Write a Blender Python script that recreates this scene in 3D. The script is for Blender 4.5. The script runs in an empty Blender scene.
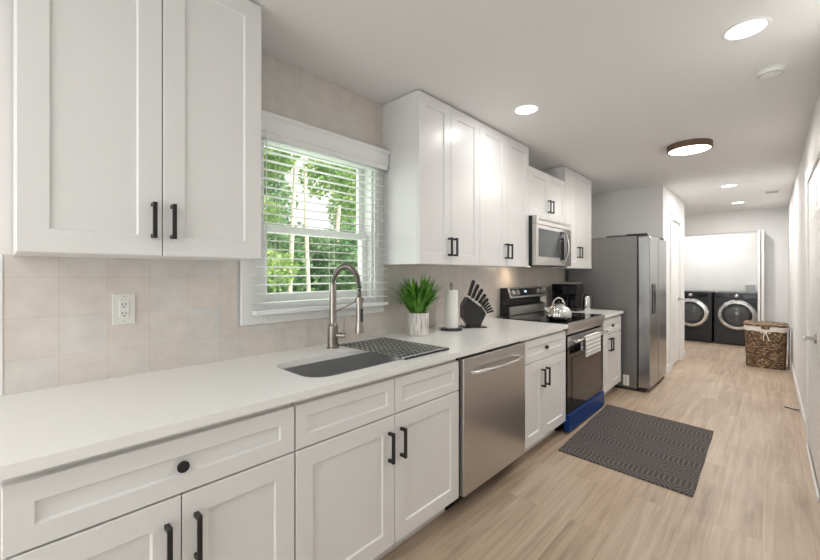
import bpy, bmesh, math, random
from mathutils import Vector, Matrix
random.seed(7)
C = bpy.context.scene.collection
scn = bpy.context.scene
PI = math.pi

# ------------------------------------------------------------------ camera, world, sun, area lights, exposure
cam_d = bpy.data.cameras.new('camera'); cam = bpy.data.objects.new('camera', cam_d); C.objects.link(cam)
cam_d.sensor_width = 36; cam_d.lens = 384 / 820 * 36
cam_d.shift_y = -(280 - 274) / 820
cam_d.clip_start = 0.02; cam_d.clip_end = 200
cam.location = (1.93, 0, 1.332)
cam.rotation_euler = (math.radians(90), 0, math.atan2(360, 384))
scn.camera = cam
scn.view_settings.view_transform = 'Standard'; scn.view_settings.look = 'None'
scn.view_settings.gamma = 1; scn.view_settings.use_curve_mapping = False
scn.view_settings.exposure = 0.28
w = bpy.data.worlds.new('world'); scn.world = w; w.use_nodes = True
bg = w.node_tree.nodes['Background']; bg.inputs[0].default_value = (1.0, 0.99, 0.93, 1); bg.inputs[1].default_value = 1.15
sd = bpy.data.lights.new('sun', 'SUN'); sd.energy = 7.5; sd.angle = math.radians(1.5); sd.color = (1, .96, .86)
sun = bpy.data.objects.new('sun', sd); C.objects.link(sun)
sun.rotation_euler = Vector((0.75, 0.25, 0.75)).to_track_quat('Z', 'Y').to_euler()
def area_light(name, loc, sx, sy, power, col, direction, shape='RECTANGLE', parent=None):
    d = bpy.data.lights.new(name, 'AREA'); d.shape = shape; d.size = sx
    if shape == 'RECTANGLE': d.size_y = sy
    d.energy = power; d.color = col
    o = bpy.data.objects.new(name, d); C.objects.link(o)
    o.location = loc; o.rotation_euler = Vector(direction).to_track_quat('-Z', 'Y').to_euler()
    if parent: o.parent = parent; o.location = Vector(loc) - Vector(parent['_l'])
    return o
# added fill light at an unseen, made-up patio door behind the camera
area_light('added_patio_fill', (1.08, -2.92, 1.25), 1.9, 2.2, 34, (.93, .965, 1), (0, 1, 0))
# daylight through the kitchen window
area_light('window_daylight', (-0.30, 1.33, 1.65), 0.7, 0.85, 3, (.95, 1, .97), (1, 0, 0))
LAMP = 6.2

# ------------------------------------------------------------------ materials
def mat(name, col, rough=.5, metal=0, spec=.5, bump=0, bscale=50, emit=None, es=0, var=0, trans=0, coat=0):
    m = bpy.data.materials.new(name); m.use_nodes = True
    nt = m.node_tree; b = nt.nodes['Principled BSDF']
    b.inputs['Base Color'].default_value = (*col, 1); b.inputs['Roughness'].default_value = rough
    b.inputs['Metallic'].default_value = metal; b.inputs['Specular IOR Level'].default_value = spec
    if trans: b.inputs['Transmission Weight'].default_value = trans
    if coat: b.inputs['Coat Weight'].default_value = coat; b.inputs['Coat Roughness'].default_value = .05
    if emit: b.inputs['Emission Color'].default_value = (*emit, 1); b.inputs['Emission Strength'].default_value = es
    if bump or var:
        tc = nt.nodes.new('ShaderNodeTexCoord'); n = nt.nodes.new('ShaderNodeTexNoise')
        n.inputs['Scale'].default_value = bscale; n.inputs['Detail'].default_value = 4
        nt.links.new(tc.outputs['Object'], n.inputs['Vector'])
        if bump:
            bp = nt.nodes.new('ShaderNodeBump'); bp.inputs['Strength'].default_value = bump; bp.inputs['Distance'].default_value = .002
            nt.links.new(n.outputs['Fac'], bp.inputs['Height']); nt.links.new(bp.outputs['Normal'], b.inputs['Normal'])
        if var:
            mx = nt.nodes.new('ShaderNodeMix'); mx.data_type = 'RGBA'
            mx.inputs['A'].default_value = (*[c * (1 - var) for c in col], 1); mx.inputs['B'].default_value = (*[min(1, c * (1 + var)) for c in col], 1)
            nt.links.new(n.outputs['Fac'], mx.inputs['Factor']); nt.links.new(mx.outputs['Result'], b.inputs['Base Color'])
    return m
M = {}
M['wall'] = mat('wall_paint', (.78, .76, .745), .75, bump=.05, bscale=90, var=.01)
M['hallwall'] = mat('hall_paint', (.84, .84, .83), .75, bump=.05, bscale=90, var=.01)
M['ceil'] = mat('ceiling_paint', (.84, .835, .83), .85, bump=.05, bscale=60, var=.01)
M['trim'] = mat('white_trim', (.86, .86, .85), .35, var=.01, bscale=8)
M['cab'] = mat('cabinet_white', (.80, .80, .80), .33, var=.008, bscale=5)
M['cabin'] = mat('cabinet_box', (.78, .775, .77), .5, var=.008, bscale=5)
M['quartz'] = mat('white_quartz', (.90, .90, .885), .22, var=.02, bscale=150)
M['black'] = mat('matte_black', (.012, .012, .013), .4, var=.1)
M['gloss'] = mat('gloss_black', (.006, .006, .007), .08, spec=.35, var=.1)
M['darkgl'] = mat('oven_glass', (.04, .026, .016), .07, spec=.3, var=.1)
M['plast'] = mat('black_plastic', (.02, .02, .021), .3, var=.1)
M['steel'] = mat('brushed_steel', (.54, .52, .50), .3, 1, var=.05, bscale=30)
M['chrome'] = mat('polished_steel', (.72, .72, .72), .12, 1, var=.03)
M['nickel'] = mat('brushed_nickel', (.36, .33, .30), .28, 1, var=.04)
M['sink'] = mat('sink_steel', (.62, .62, .63), .36, 1, var=.05)
M['fside'] = mat('fridge_side', (.20, .192, .19), .42, .55, var=.03, bscale=10)
M['fdoor'] = mat('fridge_steel', (.40, .40, .40), .24, 1, var=.04)
M['graph'] = mat('graphite_enamel', (.026, .027, .031), .3, .3, var=.05)
M['blue'] = mat('blue_film', (.002, .040, .19), .4, spec=.25, var=.08, bscale=20)
M['white'] = mat('white_plastic', (.82, .82, .80), .35, var=.01)
M['ivory'] = mat('ivory_plastic', (.78, .76, .72), .35, var=.01)
M['paper'] = mat('paper', (.88, .88, .86), .9, bump=.4, bscale=220, var=.02)
M['soil'] = mat('moss', (.12, .09, .05), .9, bump=1, bscale=80, var=.3)
M['wood'] = mat('walnut_rim', (.16, .10, .065), .5, var=.3, bscale=12)
M['rackm'] = mat('grey_silicone', (.17, .17, .155), .45, .2, var=.1)
M['bark'] = mat('bark', (.62, .56, .48), .9, bump=1, bscale=12, var=.3)
M['slat'] = mat('blind_slat', (.88, .89, .90), .45, var=.01)
M['grey'] = mat('grey_plastic', (.45, .46, .47), .5, var=.05)
M['liner'] = mat('cotton_liner', (.82, .78, .72), .9, bump=.5, bscale=120, var=.04)
M['lens'] = mat('lamp_lens', (1, 1, 1), .5, emit=(1, .98, .95), es=5)
M['warm'] = mat('warm_lens', (1, 1, 1), .5, emit=(1, .92, .82), es=3.2)

def leafmat(name, a, b_, sc):
    m = bpy.data.materials.new(name); m.use_nodes = True; nt = m.node_tree
    p = nt.nodes['Principled BSDF']; p.inputs['Roughness'].default_value = .45
    tc = nt.nodes.new('ShaderNodeTexCoord'); n = nt.nodes.new('ShaderNodeTexNoise'); n.inputs['Scale'].default_value = sc
    r = nt.nodes.new('ShaderNodeValToRGB'); r.color_ramp.elements[0].position = .35; r.color_ramp.elements[1].position = .65
    r.color_ramp.elements[0].color = (*a, 1); r.color_ramp.elements[1].color = (*b_, 1)
    nt.links.new(tc.outputs['Object'], n.inputs['Vector']); nt.links.new(n.outputs['Fac'], r.inputs['Fac']); nt.links.new(r.outputs['Color'], p.inputs['Base Color'])
    t = nt.nodes.new('ShaderNodeBsdfTranslucent'); nt.links.new(r.outputs['Color'], t.inputs['Color'])
    mx = nt.nodes.new('ShaderNodeMixShader'); mx.inputs[0].default_value = .35
    nt.links.new(p.outputs[0], mx.inputs[1]); nt.links.new(t.outputs[0], mx.inputs[2]); nt.links.new(mx.outputs[0], nt.nodes['Material Output'].inputs['Surface'])
    return m
M['leaf'] = leafmat('plant_leaf', (.045, .19, .015), (.20, .46, .05), 14)
M['tree0'] = leafmat('tree_leaf_a', (.18, .32, .10), (.50, .62, .28), 1.6)
M['tree1'] = leafmat('tree_leaf_b', (.12, .25, .12), (.36, .50, .28), 1.6)
M['lawn'] = mat('lawn', (.16, .30, .08), .9, bump=1, bscale=20, var=.4)

def glassmat():
    m = bpy.data.materials.new('window_glass'); m.use_nodes = True; nt = m.node_tree; nt.nodes.remove(nt.nodes['Principled BSDF'])
    t = nt.nodes.new('ShaderNodeBsdfTransparent'); t.inputs[0].default_value = (.97, .99, .98, 1)
    g = nt.nodes.new('ShaderNodeBsdfGlossy'); g.inputs['Roughness'].default_value = .02
    mx = nt.nodes.new('ShaderNodeMixShader'); mx.inputs[0].default_value = .025
    nt.links.new(t.outputs[0], mx.inputs[1]); nt.links.new(g.outputs[0], mx.inputs[2]); nt.links.new(mx.outputs[0], nt.nodes['Material Output'].inputs['Surface'])
    return m
M['glass'] = glassmat()

def N(nt, t, **k):
    n = nt.nodes.new(t)
    for a, v in k.items(): setattr(n, a, v)
    return n
def math_(nt, op, a, b=None):
    n = N(nt, 'ShaderNodeMath', operation=op)
    for i, v in enumerate((a, b)):
        if v is None: continue
        if isinstance(v, (int, float)): n.inputs[i].default_value = v
        else: nt.links.new(v, n.inputs[i])
    return n.outputs[0]

def tilemat():
    m = bpy.data.materials.new('glazed_tile'); m.use_nodes = True; nt = m.node_tree; b = nt.nodes['Principled BSDF']
    tc = N(nt, 'ShaderNodeTexCoord'); sp = N(nt, 'ShaderNodeSeparateXYZ'); nt.links.new(tc.outputs['Object'], sp.inputs[0])
    y = math_(nt, 'SUBTRACT', sp.outputs[1], .006); z = math_(nt, 'SUBTRACT', sp.outputs[2], .015)
    cb = N(nt, 'ShaderNodeCombineXYZ'); nt.links.new(y, cb.inputs[0]); nt.links.new(z, cb.inputs[1])
    br = N(nt, 'ShaderNodeTexBrick', offset=0.0, squash=1.0)
    br.inputs['Scale'].default_value = 1; br.inputs['Brick Width'].default_value = .143; br.inputs['Row Height'].default_value = .145
    br.inputs['Mortar Size'].default_value = .0014; br.inputs['Mortar Smooth'].default_value = .3; br.inputs['Bias'].default_value = 0
    br.inputs['Color1'].default_value = (.72, .635, .565, 1); br.inputs['Color2'].default_value = (.675, .655, .625, 1); br.inputs['Mortar'].default_value = (.60, .53, .46, 1)
    nt.links.new(cb.outputs[0], br.inputs['Vector'])
    ns = N(nt, 'ShaderNodeTexNoise'); ns.inputs['Scale'].default_value = 14; nt.links.new(tc.outputs['Object'], ns.inputs['Vector'])
    mx = N(nt, 'ShaderNodeMix', data_type='RGBA', blend_type='MIX'); mx.inputs['Factor'].default_value = .3
    hv = N(nt, 'ShaderNodeValToRGB'); hv.color_ramp.elements[0].color = (.56, .52, .50, 1); hv.color_ramp.elements[0].position = .3; hv.color_ramp.elements[1].position = .7; hv.color_ramp.elements[1].color = (.80, .76, .73, 1)
    nt.links.new(ns.outputs['Fac'], hv.inputs[0]); nt.links.new(br.outputs['Color'], mx.inputs['A']); nt.links.new(hv.outputs[0], mx.inputs['B'])
    nt.links.new(mx.outputs['Result'], b.inputs['Base Color']); b.inputs['Roughness'].default_value = .28
    h = math_(nt, 'SUBTRACT', math_(nt, 'MULTIPLY', ns.outputs['Fac'], .5), br.outputs['Fac'])
    bp = N(nt, 'ShaderNodeBump'); bp.inputs['Strength'].default_value = .35; bp.inputs['Distance'].default_value = .002
    nt.links.new(h, bp.inputs['Height']); nt.links.new(bp.outputs[0], b.inputs['Normal'])
    return m
M['tile'] = tilemat()

def floormat():
    m = bpy.data.materials.new('oak_plank'); m.use_nodes = True; nt = m.node_tree; b = nt.nodes['Principled BSDF']
    tc = N(nt, 'ShaderNodeTexCoord'); sp = N(nt, 'ShaderNodeSeparateXYZ'); nt.links.new(tc.outputs['Object'], sp.inputs[0])
    cb = N(nt, 'ShaderNodeCombineXYZ'); nt.links.new(sp.outputs[1], cb.inputs[0]); nt.links.new(sp.outputs[0], cb.inputs[1])
    br = N(nt, 'ShaderNodeTexBrick', offset=.37, offset_frequency=2)
    br.inputs['Scale'].default_value = 1; br.inputs['Brick Width'].default_value = 1.3; br.inputs['Row Height'].default_value = .19
    br.inputs['Mortar Size'].default_value = .0012; br.inputs['Mortar Smooth'].default_value = .2
    br.inputs['Color1'].default_value = (0, 0, 0, 1); br.inputs['Color2'].default_value = (1, 1, 1, 1); br.inputs['Mortar'].default_value = (.5, .5, .5, 1)
    nt.links.new(cb.outputs[0], br.inputs['Vector'])
    # grain, shifted per plank
    sc = N(nt, 'ShaderNodeCombineXYZ')
    nt.links.new(math_(nt, 'MULTIPLY', sp.outputs[0], 26.0), sc.inputs[0]); nt.links.new(math_(nt, 'MULTIPLY', sp.outputs[1], 1.3), sc.inputs[1]); nt.links.new(math_(nt, 'MULTIPLY', br.outputs['Color'], 7.0), sc.inputs[2])
    ns = N(nt, 'ShaderNodeTexNoise'); ns.inputs['Scale'].default_value = 1.0; ns.inputs['Detail'].default_value = 8; ns.inputs['Roughness'].default_value = .62; ns.inputs['Distortion'].default_value = .6
    nt.links.new(sc.outputs[0], ns.inputs['Vector'])
    n2 = N(nt, 'ShaderNodeTexNoise'); n2.inputs['Scale'].default_value = 2.2; n2.inputs['Detail'].default_value = 3; nt.links.new(tc.outputs['Object'], n2.inputs['Vector'])
    f = math_(nt, 'ADD', math_(nt, 'MULTIPLY', ns.outputs['Fac'], .58), math_(nt, 'ADD', math_(nt, 'ADD', .05, math_(nt, 'MULTIPLY', br.outputs['Color'], .07)), math_(nt, 'MULTIPLY', n2.outputs['Fac'], .22)))
    r = N(nt, 'ShaderNodeValToRGB'); e = r.color_ramp.elements
    e[0].position = .34; e[0].color = (.33, .24, .165, 1); e[1].position = .68; e[1].color = (.64, .535, .42, 1)
    q = e.new(.50); q.color = (.49, .375, .275, 1)
    nt.links.new(f, r.inputs[0])
    mx = N(nt, 'ShaderNodeMix', data_type='RGBA', blend_type='MULTIPLY'); mx.inputs['B'].default_value = (.88, .85, .82, 1)
    nt.links.new(br.outputs['Fac'], mx.inputs['Factor']); nt.links.new(r.outputs[0], mx.inputs['A']); nt.links.new(mx.outputs['Result'], b.inputs['Base Color'])
    b.inputs['Roughness'].default_value = .42
    bp = N(nt, 'ShaderNodeBump'); bp.inputs['Strength'].default_value = .12; bp.inputs['Distance'].default_value = .002
    nt.links.new(ns.outputs['Fac'], bp.inputs['Height']); nt.links.new(bp.outputs[0], b.inputs['Normal'])
    return m
M['floor'] = floormat()

def N_(nt, tc):
    n = N(nt, 'ShaderNodeTexNoise'); n.inputs['Scale'].default_value = 30; nt.links.new(tc.outputs['Object'], n.inputs['Vector']); return n.outputs['Fac']
def rugmat():
    m = bpy.data.materials.new('woven_rug'); m.use_nodes = True; nt = m.node_tree; b = nt.nodes['Principled BSDF']
    tc = N(nt, 'ShaderNodeTexCoord'); sp = N(nt, 'ShaderNodeSeparateXYZ'); nt.links.new(tc.outputs['Object'], sp.inputs[0])
    # bands of diamonds running along the length, split by stripes
    u = math_(nt, 'PINGPONG', math_(nt, 'ADD', sp.outputs[0], 5), .105)
    v = math_(nt, 'PINGPONG', math_(nt, 'ADD', sp.outputs[1], 5), .165)
    d = math_(nt, 'ADD', math_(nt, 'MULTIPLY', u, 1.55), v)
    s1 = math_(nt, 'SINE', math_(nt, 'MULTIPLY', math_(nt, 'ADD', d, math_(nt, 'MULTIPLY', N_(nt, tc), .02)), 150))
    l1 = math_(nt, 'GREATER_THAN', s1, .35)
    s2 = math_(nt, 'SINE', math_(nt, 'MULTIPLY', sp.outputs[0], 210)); l2 = math_(nt, 'GREATER_THAN', s2, .5)
    band = math_(nt, 'GREATER_THAN', v, .128)
    l = math_(nt, 'ADD', math_(nt, 'MULTIPLY', l1, math_(nt, 'SUBTRACT', 1, band)), math_(nt, 'MULTIPLY', l2, band))
    ns = N(nt, 'ShaderNodeTexNoise'); ns.inputs['Scale'].default_value = 160; ns.inputs['Detail'].default_value = 2; nt.links.new(tc.outputs['Object'], ns.inputs['Vector'])
    f = math_(nt, 'MULTIPLY', l, math_(nt, 'MULTIPLY', ns.outputs['Fac'], 1.1))
    mx = N(nt, 'ShaderNodeMix', data_type='RGBA'); mx.inputs['A'].default_value = (.075, .062, .062, 1); mx.inputs['B'].default_value = (.215, .205, .198, 1)
    nt.links.new(f, mx.inputs['Factor']); nt.links.new(mx.outputs['Result'], b.inputs['Base Color']); b.inputs['Roughness'].default_value = .95
    bp = N(nt, 'ShaderNodeBump'); bp.inputs['Strength'].default_value = .6; bp.inputs['Distance'].default_value = .003
    nt.links.new(math_(nt, 'ADD', l, ns.outputs['Fac']), bp.inputs['Height']); nt.links.new(bp.outputs[0], b.inputs['Normal'])
    return m
M['rug'] = rugmat()

def wickermat():
    m = bpy.data.materials.new('woven_wicker'); m.use_nodes = True; nt = m.node_tree; b = nt.nodes['Principled BSDF']
    tc = N(nt, 'ShaderNodeTexCoord'); mp = N(nt, 'ShaderNodeMapping'); mp.inputs['Scale'].default_value = (34, 34, 120)
    ns = N(nt, 'ShaderNodeTexNoise'); ns.inputs['Scale'].default_value = 1; ns.inputs['Detail'].default_value = 3
    nt.links.new(tc.outputs['Object'], mp.inputs[0]); nt.links.new(mp.outputs[0], ns.inputs['Vector'])
    r = N(nt, 'ShaderNodeValToRGB'); e = r.color_ramp.elements; e[0].position = .36; e[0].color = (.035, .018, .009, 1); e[1].position = .66; e[1].color = (.62, .44, .26, 1)
    q = e.new(.54); q.color = (.15, .082, .04, 1)
    nt.links.new(ns.outputs['Fac'], r.inputs[0]); nt.links.new(r.outputs[0], b.inputs['Base Color']); b.inputs['Roughness'].default_value = .6
    return m
M['wicker'] = wickermat()

def potmat():
    m = bpy.data.materials.new('streaked_pot'); m.use_nodes = True; nt = m.node_tree; b = nt.nodes['Principled BSDF']
    tc = N(nt, 'ShaderNodeTexCoord'); mp = N(nt, 'ShaderNodeMapping'); mp.inputs['Scale'].default_value = (60, 60, 7)
    ns = N(nt, 'ShaderNodeTexNoise'); ns.inputs['Scale'].default_value = 1; ns.inputs['Detail'].default_value = 3
    nt.links.new(tc.outputs['Object'], mp.inputs[0]); nt.links.new(mp.outputs[0], ns.inputs['Vector'])
    r = N(nt, 'ShaderNodeValToRGB'); e = r.color_ramp.elements; e[0].position = .38; e[0].color = (.42, .34, .28, 1); e[1].position = .5; e[1].color = (.78, .76, .74, 1)
    nt.links.new(ns.outputs['Fac'], r.inputs[0]); nt.links.new(r.outputs[0], b.inputs['Base Color']); b.inputs['Roughness'].default_value = .6
    return m
M['pot'] = potmat()

def towelmat():
    m = bpy.data.materials.new('striped_towel'); m.use_nodes = True; nt = m.node_tree; b = nt.nodes['Principled BSDF']
    tc = N(nt, 'ShaderNodeTexCoord'); sp = N(nt, 'ShaderNodeSeparateXYZ'); nt.links.new(tc.outputs['Object'], sp.inputs[0])
    l = math_(nt, 'GREATER_THAN', math_(nt, 'SINE', math_(nt, 'MULTIPLY', sp.outputs[2], 180)), .55)
    mx = N(nt, 'ShaderNodeMix', data_type='RGBA'); mx.inputs['A'].default_value = (.84, .83, .81, 1); mx.inputs['B'].default_value = (.42, .42, .42, 1)
    nt.links.new(l, mx.inputs['Factor']); nt.links.new(mx.outputs['Result'], b.inputs['Base Color']); b.inputs['Roughness'].default_value = .95
    return m
M['towel'] = towelmat()

# ------------------------------------------------------------------ helpers
def BM(): return bmesh.new()
def box(bm, x0, x1, y0, y1, z0, z1, bev=0):
    r = bmesh.ops.create_cube(bm, size=1)
    vs = r['verts']
    for v in vs:
        v.co = Vector(((x0 + x1) / 2 + v.co.x * (x1 - x0), (y0 + y1) / 2 + v.co.y * (y1 - y0), (z0 + z1) / 2 + v.co.z * (z1 - z0)))
    if bev:
        es = list({e for v in vs for e in v.link_edges})
        bmesh.ops.bevel(bm, geom=es, offset=bev, segments=2, affect='EDGES', profile=.5)
    return vs
def basis(axis):
    a = Vector(axis).normalized(); h = Vector((0, 0, 1)) if abs(a.z) < .9 else Vector((1, 0, 0))
    u = a.cross(h).normalized(); v = a.cross(u).normalized(); return a, u, v
def lathe(bm, prof, c, axis=(0, 0, 1), seg=32, f=None):
    a, u, v = basis(axis); c = Vector(c); rings = []
    for r, h in prof:
        if r < 1e-6: rings.append([bm.verts.new(c + a * h)]); continue
        ring = []
        for i in range(seg):
            t = 2 * PI * i / seg; rr = r * (f(t, h) if f else 1)
            ring.append(bm.verts.new(c + a * h + u * (rr * math.cos(t)) + v * (rr * math.sin(t))))
        rings.append(ring)
    for A, B in zip(rings, rings[1:]):
        for i in range(seg):
            j = (i + 1) % seg
            if len(A) == 1 and len(B) == 1: break
            if len(A) == 1: bm.faces.new((A[0], B[i], B[j]))
            elif len(B) == 1: bm.faces.new((A[i], A[j], B[0]))
            else: bm.faces.new((A[i], A[j], B[j], B[i]))
def cyl(bm, c, r, h, axis=(0, 0, 1), seg=24, bev=0):
    b = bev
    p = [(0, 0), (r - b, 0), (r, b), (r, h - b), (r - b, h), (0, h)] if b else [(0, 0), (r, 0), (r, h), (0, h)]
    lathe(bm, p, c, axis, seg)
def tube(bm, pts, r, seg=10, cap=True):
    pts = [Vector(p) for p in pts]; n = len(pts); rings = []
    up = None
    for i, p in enumerate(pts):
        t = (pts[min(i + 1, n - 1)] - pts[max(i - 1, 0)]).normalized()
        if up is None:
            up = Vector((0, 0, 1)) if abs(t.z) < .9 else Vector((1, 0, 0))
        u = (up - t * up.dot(t)).normalized(); up = u; v = t.cross(u)
        rr = r[i] if isinstance(r, (list, tuple)) else r
        rings.append([bm.verts.new(p + u * rr * math.cos(2 * PI * k / seg) + v * rr * math.sin(2 * PI * k / seg)) for k in range(seg)])
    for A, B in zip(rings, rings[1:]):
        for i in range(seg): bm.faces.new((A[i], A[(i + 1) % seg], B[(i + 1) % seg], B[i]))
    if cap: bm.faces.new(rings[0]); bm.faces.new(rings[-1])
def prism(bm, poly, axis, lo, hi):
    """poly in the plane across axis; axis 'y': (x,z); 'x': (y,z); 'z': (x,y)"""
    f = {'y': lambda p, t: (p[0], t, p[1]), 'x': lambda p, t: (t, p[0], p[1]), 'z': lambda p, t: (p[0], p[1], t)}[axis]
    A = [bm.verts.new(f(p, lo)) for p in poly]; B = [bm.verts.new(f(p, hi)) for p in poly]; n = len(poly)
    bm.faces.new(A); bm.faces.new(B)
    for i in range(n): bm.faces.new((A[i], A[(i + 1) % n], B[(i + 1) % n], B[i]))
def obj(name, bm, m, parent=None, smooth=False, origin=None):
    bmesh.ops.recalc_face_normals(bm, faces=bm.faces)
    me = bpy.data.meshes.new(name)
    o = bpy.data.objects.new(name, me); C.objects.link(o)
    if parent is not None:
        L = Vector(parent['_l']); o.parent = parent; o['_l'] = list(L)
    else:
        if origin is None: origin = (0, 0, 0)
        L = Vector(origin); o.location = L; o['_l'] = list(L)
    bmesh.ops.translate(bm, verts=bm.verts, vec=-L)
    bm.to_mesh(me); bm.free(); me.materials.append(m)
    if smooth:
        for p in me.polygons: p.use_smooth = True
        me.set_sharp_from_angle(angle=math.radians(35))
    return o
def thing(name, label, cat, loc, group=None):
    o = bpy.data.objects.new(name, None); C.objects.link(o); o.location = loc; o['_l'] = list(loc); o.empty_display_size = .05
    o['label'] = label; o['category'] = cat
    if group: o['group'] = group
    return o
def tag(o, label, cat, group=None):
    o['label'] = label; o['category'] = cat
    if group: o['group'] = group
    return o
def struct(name, bm, m, parent=None, smooth=False):
    o = obj(name, bm, m, parent, smooth)
    if parent is None: o['kind'] = 'structure'
    return o
def sempty(name, loc):
    o = bpy.data.objects.new(name, None); C.objects.link(o); o.location = loc; o['_l'] = list(loc); o['kind'] = 'structure'; return o

# ------------------------------------------------------------------ room shell
XR, H, YB, YE = 2.155, 2.485, -3.0, 9.28
b = BM(); box(b, -.15, XR + .1, YB - .1, 10.35, -.1, 0); struct('floor', b, M['floor'])
b = BM(); box(b, -.15, XR + .1, YB - .1, 10.35, H, H + .12); struct('ceiling', b, M['ceil'])
WY0, WY1, WZ0, WZ1 = .93, 1.695, 1.17, 2.085       # window opening
b = BM()
box(b, -.15, 0, YB, WY0, 0, H); box(b, -.15, 0, WY1, 10.35, 0, H); box(b, -.15, 0, WY0, WY1, 0, WZ0); box(b, -.15, 0, WY0, WY1, WZ1, H)
struct('wall_left', b, M['wall'])
b = BM(); box(b, XR, XR + .1, YB, 10.35, 0, H); struct('wall_right', b, M['hallwall'])
# back wall behind the camera, with a patio opening added for light
b = BM(); box(b, 0, .1, YB - .1, YB, 0, H); box(b, 2.06, XR, YB - .1, YB, 0, H); box(b, .1, 2.06, YB - .1, YB, 2.37, H); struct('wall_back', b, M['wall'])
pd = sempty('added_patio_door', (1.08, YB, 0))  # unseen patio door, added to account for the fill light
b = BM()
for a_, c_ in ((.1, .17), (1.045, 1.115), (1.99, 2.06)): box(b, a_, c_, YB - .08, YB - .03, 0, 2.37)
box(b, .17, 1.99, YB - .08, YB - .03, 0, .08); box(b, .17, 1.99, YB - .08, YB - .03, 2.3, 2.37); struct('door_frame', b, M['trim'], pd)
b = BM(); box(b, .17, 1.045, YB - .06, YB - .054, .08, 2.3); box(b, 1.115, 1.99, YB - .06, YB - .054, .08, 2.3); struct('door_pane', b, M['glass'], pd)
# block with the hallway door: facing wall beside the refrigerator and the hallway side
HX, HY0, HY1 = .919, 5.87, 7.58
DY0, DY1, DZ = 6.42, 7.16, 2.10
b = BM(); box(b, 0, HX - .1, HY0, HY0 + .1, 0, H); box(b, HX - .1, HX, HY0, DY0, 0, H); box(b, HX - .1, HX, DY1, HY1, 0, H); box(b, HX - .1, HX, DY0, DY1, DZ, H)
box(b, 0, HX - .1, HY1 - .1, HY1, 0, H)
struct('wall_hall', b, M['hallwall'])
# end wall with the laundry closet
CX0, CX1, CZ1, CYB = .30, 1.77, 2.10, 10.2
b = BM(); box(b, 0, CX0, YE, YE + .1, 0, H); box(b, CX1, XR, YE, YE + .1, 0, H); box(b, CX0, CX1, YE, YE + .1, CZ1, H)
struct('wall_end', b, M['hallwall'])
b = BM(); box(b, 0, XR, CYB, CYB + .1, 0, H); struct('wall_closet_back', b, M['hallwall'])
b = BM(); box(b, CX0 - .1, CX0, YE + .1, CYB, 0, H); struct('wall_closet_left', b, M['hallwall'])
b = BM(); box(b, CX1 + .12, CX1 + .2, YE + .1, CYB, 0, H); struct('wall_closet_right', b, M['hallwall'])
# baseboards
def baseboard(name, x0, x1, y0, y1, along):
    b = BM(); box(b, x0, x1, y0, y1, 0, .10, .004); struct(name, b, M['trim'])
baseboard('baseboard_right', XR - .013, XR, 4.355, YE, 'y')
baseboard('baseboard_right_near', XR - .013, XR, YB, 3.04, 'y')
baseboard('baseboard_end', CX1 + .002, XR - .014, YE - .013, YE, 'x')
b = BM(); box(b, HX, HX + .013, HY0, 6.325, 0, .10, .004); box(b, HX, HX + .013, 7.255, HY1, 0, .10, .004); struct('baseboard_hall', b, M['trim'])
# exterior ground
b = BM(); box(b, -30, -.2, -12, 40, -.7, -.6); o = struct('lawn', b, M['lawn'])

# tile
b = BM(); T = .006
box(b, 0, T, .006, 4.93, .914, 1.0); box(b, 0, T, .006, .80, 1.0, 1.40); box(b, 0, T, 1.78, 4.93, 1.0, 1.40)
box(b, 0, T, .80, 1.78, 1.0, 1.075); box(b, 0, T, .80, 1.78, 2.14, H); box(b, 0, T, .70, .80, 1.40, H)
struct('wall_left_tile', b, M['tile'])
b = BM(); box(b, 0, .009, -.006, .006, .914, 1.40, .002); struct('trim_1', b, M['trim'])

# ------------------------------------------------------------------ window_1
wn = sempty('window_1', (0, 1.32, WZ0))
b = BM(); cw = .115
for (y0, y1, z0, z1) in ((.815, .93, 1.075, 2.14), (WY1, 1.774, 1.075, 2.14), (.93, WY1, 1.075, WZ0), (.93, WY1, WZ1, 2.14)):
    box(b, T, .024, y0, y1, z0, z1, .003)
struct('window_casing', b, M['trim'], wn)
b = BM()   # jamb liner
box(b, -.14, .0, WY0, WY0 + .012, WZ0, WZ1); box(b, -.14, .0, WY1 - .012, WY1, WZ0, WZ1); box(b, -.14, .0, WY0 + .012, WY1 - .012, WZ0, WZ0 + .012); box(b, -.14, .0, WY0 + .012, WY1 - .012, WZ1 - .012, WZ1)
struct('window_jamb', b, M['trim'], wn)
def sash(x, z0, z1):
    b = BM(); f = .04; y0, y1 = WY0 + .013, WY1 - .013
    box(b, x, x + .03, y0, y0 + f, z0, z1, .003); box(b, x, x + .03, y1 - f, y1, z0, z1, .003)
    box(b, x, x + .03, y0 + f, y1 - f, z0, z0 + .045, .003); box(b, x, x + .03, y0 + f, y1 - f, z1 - .04, z1, .003)
    s = struct('window_sash', b, M['trim'], wn)
    b = BM(); box(b, x + .012, x + .017, y0 + f, y1 - f, z0 + .045, z1 - .04); struct('window_pane', b, M['glass'], s)
sash(-.075, WZ0 + .012, 1.60); sash(-.11, 1.56, WZ1 - .012)

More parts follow.
